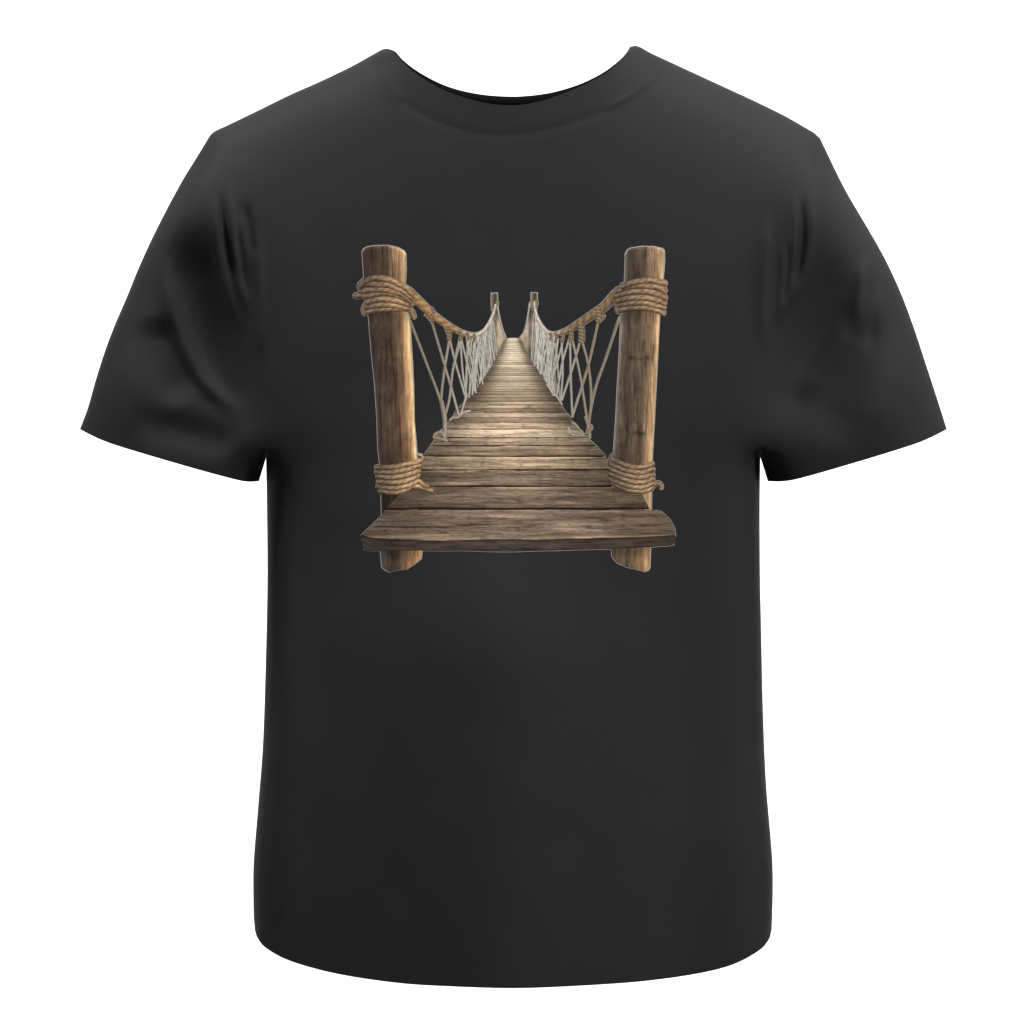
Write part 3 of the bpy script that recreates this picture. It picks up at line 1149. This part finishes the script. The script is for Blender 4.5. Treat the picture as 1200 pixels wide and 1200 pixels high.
# lower stubs under the first plank
post_piece('post_foot', [(630, 445.6), (645, 445.8), (666, 447.7), (672, 448)], [(630, 495), (645, 494.8), (656, 493.6), (672, 490)],
           ([(0, 636), (1, 636)], [(0, 664), (.12, 668.5), (.22, 670.3), (.38, 668), (.68, 666.6), (.85, 661), (1, 654)]),
           [(0, (80, 72, 64)), (.3, (70, 60, 51)), (.6, (96, 76, 59)), (.8, (150, 114, 78)), (.92, (196, 154, 104)), (1, (176, 142, 100))], 21.0,
           shade=[(645, 662, 0.75, 1.1)], topcap=False)
post_piece('post_foot', [(630, 716.4), (643, 716.5), (652, 717.4), (662, 721), (672, 724)], [(630, 762.4), (641, 762.3), (666, 761.4), (672, 760)],
           ([(0, 636), (1, 636)], [(0, 653), (.08, 659.5), (.3, 664), (.6, 667), (.85, 669.8), (.95, 668.5), (1, 665)]),
           [(0, (90, 76, 62)), (.3, (92, 77, 62)), (.6, (104, 86, 66)), (.85, (142, 112, 80)), (1, (164, 134, 98))], 25.0,
           shade=[(643, 660, 0.75, 1.1)], topcap=False)

post_piece('post', LL, LR, ([(0, 295.5), (.04, 292), (.12, 289.6), (.3, 288), (.6, 287.8), (.82, 290.3), (.95, 294), (1, 298)], [(0, 604), (1, 604)]),
           tabL, 3.0,
           knots=[(463, 421, 5, 2.6, .25), (456, 470, 4, 6, .25), (452, 398, 7, 9, .18)],
           cracks=[(.67, 286, 345, .020, .6), (.84, 294, 345, .015, .45), (.52, 425, 505, .018, .55), (.60, 470, 540, .014, .45),
                   (.30, 380, 470, .012, .3), (.75, 400, 460, .012, .3), (.40, 395, 440, .010, .3), (.22, 440, 530, .010, .3)],
           shade=[(300, 345, 1.28, 1.0), (362, 385, 0.62, 1.0), (500, 540, 1.0, 0.82), (560, 582, 1.0, 0.6)])
post_piece('post', RL, RR, ([(0, 298), (.06, 293), (.15, 291), (.4, 289), (.72, 289), (.95, 291.5), (1, 294)], [(0, 604), (1, 604)]),
           tabR, 9.0,
           knots=[(740, 419, 3.2, 2.2, .55), (758.5, 419, 2.6, 2.4, .6), (751, 508, 6, 3.0, .6), (744, 507, 4, 2, .35), (748, 421, 10, 3, .25)],
           cracks=[(.30, 380, 470, .012, .35), (.62, 365, 420, .012, .4), (.5, 288, 330, .014, .35), (.32, 440, 530, .014, .4),
                   (.75, 288, 330, .012, .3), (.8, 430, 500, .012, .3)],
           shade=[(300, 345, 1.25, 1.0), (362, 385, 0.66, 1.0), (505, 540, 1.0, 0.85)])

# ---- the two nearest planks over the posts
# second plank
yt, yb = 570.8, 596.8
nc, nr = 300, 36
u = np.linspace(0, 1, nc)
v = np.linspace(0, 1, nr)
U_, V_ = np.meshgrid(u, v)
yy = (yt + 0.8 * fbm(u * 6, u * 0 + 1.1, 3))[None] * (1 - V_) + (yb + 1.2 * fbm(u * 5, u * 0 + 4.1, 3))[None] * V_
xl = np.interp(V_, [0, .12, .45, .9, 1], [484, 476, 465.5, 453.8, 452])
xr = np.interp(V_, [0, .3, 1], [742, 752, 761.8])
xx = xl + (xr - xl) * U_
P = np.column_stack([xx.ravel(), yy.ravel()])
c = plank_colour(P[:, 0], P[:, 1], V_.ravel(), (112, 96, 81), 41.0, 0.22, xl.ravel(), xr.ravel(), 0.15,
                 [(530, 590, 30, 2.2, .3), (692, 586, 14, 2, -.35), (560, 577, 40, 2, .15), (725, 578, 30, 4, .25)])
ink_mesh('plank', P, grid_faces(nr, nc), c, bridge, M_INK_PLANK)

# first plank: worn top face and its sawn front edge
top_back = [(452, 598), (470, 597.2), (560, 597.8), (650, 596.6), (700, 597.5), (762, 596.6), (773, 598.2)]
nc = 380
u = np.linspace(0, 1, nc)
nr = 52
v = np.linspace(0, 1, nr)
U_, V_ = np.meshgrid(u, v)
xl = np.interp(V_, [0, .2, 1], [450.5, 447.5, 423.6])
xr = np.interp(V_, [0, .05, .35, .7, 1], [771, 775, 784.5, 790.5, 791.6])
yb_ = np.interp(u, [0, .02, .1, .25, .4, .6, .75, .9, 1], [627, 630.5, 632, 633.8, 632.5, 632.2, 630.8, 629.5, 627]) + 0.9 * fbm(u * 9, u * 0 + 2.2, 3)
yt_ = 597.4 + 1.0 * fbm(u * 5, u * 0 + 4.1, 3)
yy = yt_[None] * (1 - V_) + yb_[None] * V_
xx = xl + (xr - xl) * U_
P = np.column_stack([xx.ravel(), yy.ravel()])
c = plank_colour(P[:, 0], P[:, 1], V_.ravel(), (124, 106, 90), 57.0, 0.16, xl.ravel(), xr.ravel(), 0.0001,
                 [(742, 617, 9, 3.2, -.22), (758, 616, 20, 1.2, .5), (735, 621, 22, 1, .35), (462, 611, 14, 3, .2)])
ck = np.exp(-((P[:, 1] - 617.5 - 0.7 * fbm(P[:, 0] / 30, P[:, 0] * 0, 2)) / 0.95) ** 2) * smooth(432, 444, P[:, 0]) * (1 - smooth(520, 540, P[:, 0]))
c = c * (1 - 0.78 * ck)[:, None]
c = c * (1 + 0.35 * np.exp(-((V_.ravel() - 0.97) / 0.035) ** 2) * (0.6 + vnoise(P[:, 0] / 9, P[:, 0] * 0)))[:, None]
first = ink_mesh('plank', P, grid_faces(nr, nc), c, bridge, M_INK_PLANK)
halo_grid(np.vstack([np.column_stack([xx[:, 0] - 0.8, yy[:, 0]]), np.column_stack([xx[:, -1] + 0.8, yy[:, -1]])]), 2, nr)
nr2 = 18
v2 = np.linspace(0, 1, nr2)
U2, V2 = np.meshgrid(u, v2)
ybot = np.interp(u, [0, .015, .03, .3, .45, .6, .8, .92, .985, 1], [642.5, 644.6, 645.2, 645.2, 646.3, 645.2, 643, 641.3, 639.5, 638])
ybot = ybot + 0.6 * fbm(u * 12, u * 0 + 7.2, 2)
yy2 = yb_[None] * (1 - V2) + ybot[None] * V2
xl2 = np.interp(V2, [0, .3, .8, 1], [423.4, 422.3, 424.3, 426.5])
xr2 = np.interp(V2, [0, .3, .8, 1], [791.6, 791.9, 791.2, 790])
xx2 = xl2 + (xr2 - xl2) * U2
P2 = np.column_stack([xx2.ravel(), yy2.ravel()])
g = fbm(P2[:, 0] / 30 + 77, P2[:, 1] / 1.6, 4) - 0.6 * ridged(P2[:, 0] / 40, P2[:, 1] / 3, 5)
c2 = lin((76, 66, 58))[None] * np.clip(1 + 0.55 * g + 0.4 * fbm(P2[:, 0] / 16, P2[:, 1] / 6 + 9, 2), .3, 1.8)[:, None]
c2 = c2 * (1 - 0.45 * np.exp(-(V2.ravel() / 0.12) ** 2))[:, None] * (1 - 0.35 * smooth(.8, 1, V2.ravel()))[:, None]
edge_o = ink_mesh('plank_front_edge', P2, grid_faces(nr2, nc), c2, bridge, M_INK_PLANK)
hp = np.vstack([np.column_stack([xx2[0], yy2[0]]), np.column_stack([xx2[-1], yy2[-1] + 0.8])])
hp[0, 0] -= .8
hp[nc, 0] -= .4
hp[nc - 1, 0] += .8
hp[-1, 0] += .4
halo_grid(hp, 2, nc)


# ---- rope bindings on the posts
def bind_col(tint, x0, x1):
    def f(s, v, x, y):
        k = np.floor(s * 0 + (s.min() // 13.7))
        ph = s * 0.78 + v * 2.9 + 1.3 * vnoise(s * 0.12 + 7, s * 0 + 2.0)
        saw = (ph / (2 * np.pi)) % 1.0                      # one ply of the lay, dark where plies meet
        ply = np.clip(np.sin(np.pi * saw), 0, 1) ** 0.6
        fib = 0.34 * vnoise(ph * 3.0, v * 3 + s * 0.15) + 0.36 * vnoise(s * 0.22, v * 5.0) + 0.25 * vnoise(s * 0.1 + 40, s * 0 + 1.0)
        r = np.interp(v, [-1, -.75, -.35, .1, .5, .8, 1], [.45, .85, 1.25, 1.05, .68, .32, .22])
        r = r * (1 - 0.38 * np.exp(-((v - 0.05 - 0.45 * np.sin(s * 0.33 + 1.7 * vnoise(s * .08, s * 0))) / 0.16) ** 2))
        u = np.clip((x - x0) / (x1 - x0), 0, 1)
        cyl = np.interp(u, [0, .15, .4, .72, .92, 1], [.60, .66, .86, 1.2, 1.1, .85])
        m = (0.64 + 0.36 * ply + fib) * r * cyl
        g = (1 - smooth(0.15, 0.65, u))[:, None] * 0.75
        base = lin(tint)[None] * (1 - g) + lin((140, 122, 104))[None] * g
        return base * np.clip(m, .05, 2)[:, None]
    return f


W = 7.6
merge_strips('rope_binding', [wid(p, w) for p, w in (
    (z1((150, 545), (142, 505), (160, 470), (200, 460)), 5.5),
    (z1((145, 530), (220, 508), (330, 500), (430, 505), (458, 535), (462, 568)), 6.6),
    (z1((148, 492), (250, 478), (350, 482), (450, 500)), 6.8),
    (z1((150, 462), (250, 440), (350, 450), (455, 482)), 7.2),
    (z1((76, 424), (110, 416), (160, 418), (260, 400), (350, 412), (430, 446), (462, 478)), 7.2),
    (z1((108, 388), (200, 380), (300, 382), (400, 415), (462, 458)), 7.4),
    (z1((106, 372), (140, 345), (210, 345), (310, 352), (400, 392), (470, 445)), 7.4),
    (z1((110, 362), (160, 318), (240, 304), (325, 322), (412, 368), (475, 425)), 7.4))],
    bind_col((160, 130, 97), 420, 484), bridge, M_INK_ROPE)
merge_strips('rope_binding', [wid(p, w) for p, w in (
    (z2((735, 535), (725, 490), (740, 455), (720, 452)), 4.6),
    (z2((730, 512), (820, 494), (920, 496), (1010, 522), (1030, 540)), 7.0),
    (z2((728, 478), (820, 464), (920, 466), (1038, 496)), 7.2),
    (z2((712, 452), (800, 434), (900, 430), (1000, 452), (1040, 474)), 7.4),
    (z2((698, 425), (780, 398), (880, 390), (980, 404), (1046, 440)), 7.6),
    (z2((708, 392), (800, 360), (900, 352), (1000, 368), (1044, 392)), 7.6),
    (z2((745, 362), (850, 328), (940, 320), (1005, 330), (1046, 346)), 7.4))],
    bind_col((150, 124, 95), 718, 782), bridge, M_INK_ROPE)
merge_strips('rope_binding', [wid(p, w) for p, w in (
    (z3((486, 340), (515, 352), (520, 378)), 3.6),
    (z3((238, 572), (320, 586), (400, 574), (460, 545), (520, 552), (588, 578)), 5.6),
    (z3((222, 545), (330, 558), (430, 540), (490, 512), (530, 538), (562, 545)), 6.0),
    (z3((225, 515), (330, 522), (430, 506), (505, 470)), 6.2),
    (z3((222, 482), (330, 488), (430, 470), (508, 440)), 6.2),
    (z3((212, 452), (330, 455), (430, 434), (512, 408)), 6.2),
    (z3((212, 425), (330, 422), (430, 402), (520, 380)), 6.4))],
    bind_col((170, 139, 105), 438, 496), bridge, M_INK_ROPE)
merge_strips('rope_binding', [wid(p, w) for p, w in (
    (z4((705, 338), (685, 365), (680, 410)), 4.0),
    (z4((690, 522), (790, 566), (880, 578), (935, 566), (965, 535), (995, 525), (1008, 548), (1002, 565)), 5.6),
    (z4((668, 495), (780, 538), (880, 552), (966, 524)), 6.0),
    (z4((670, 462), (780, 504), (880, 520), (968, 496)), 6.0),
    (z4((674, 432), (780, 472), (880, 488), (968, 466)), 6.0),
    (z4((680, 402), (780, 442), (880, 456), (968, 432)), 6.0),
    (z4((688, 370), (780, 410), (880, 424), (962, 396)), 6.2))],
    bind_col((158, 132, 103), 712, 768), bridge, M_INK_ROPE)

# ---- fringe mesh of the transfer
print_me.from_pydata([tuple(v) for v in halo_v], [], halo_f)
print_me.shade_smooth()
print_me.update()
at = print_me.color_attributes.new('ink', 'FLOAT_COLOR', 'POINT')
at.data.foreach_set('color', np.tile(np.append(lin((150, 145, 138)), 1), len(halo_v)).astype(np.float32))
print_me.materials.append(M_INK_ROPE)
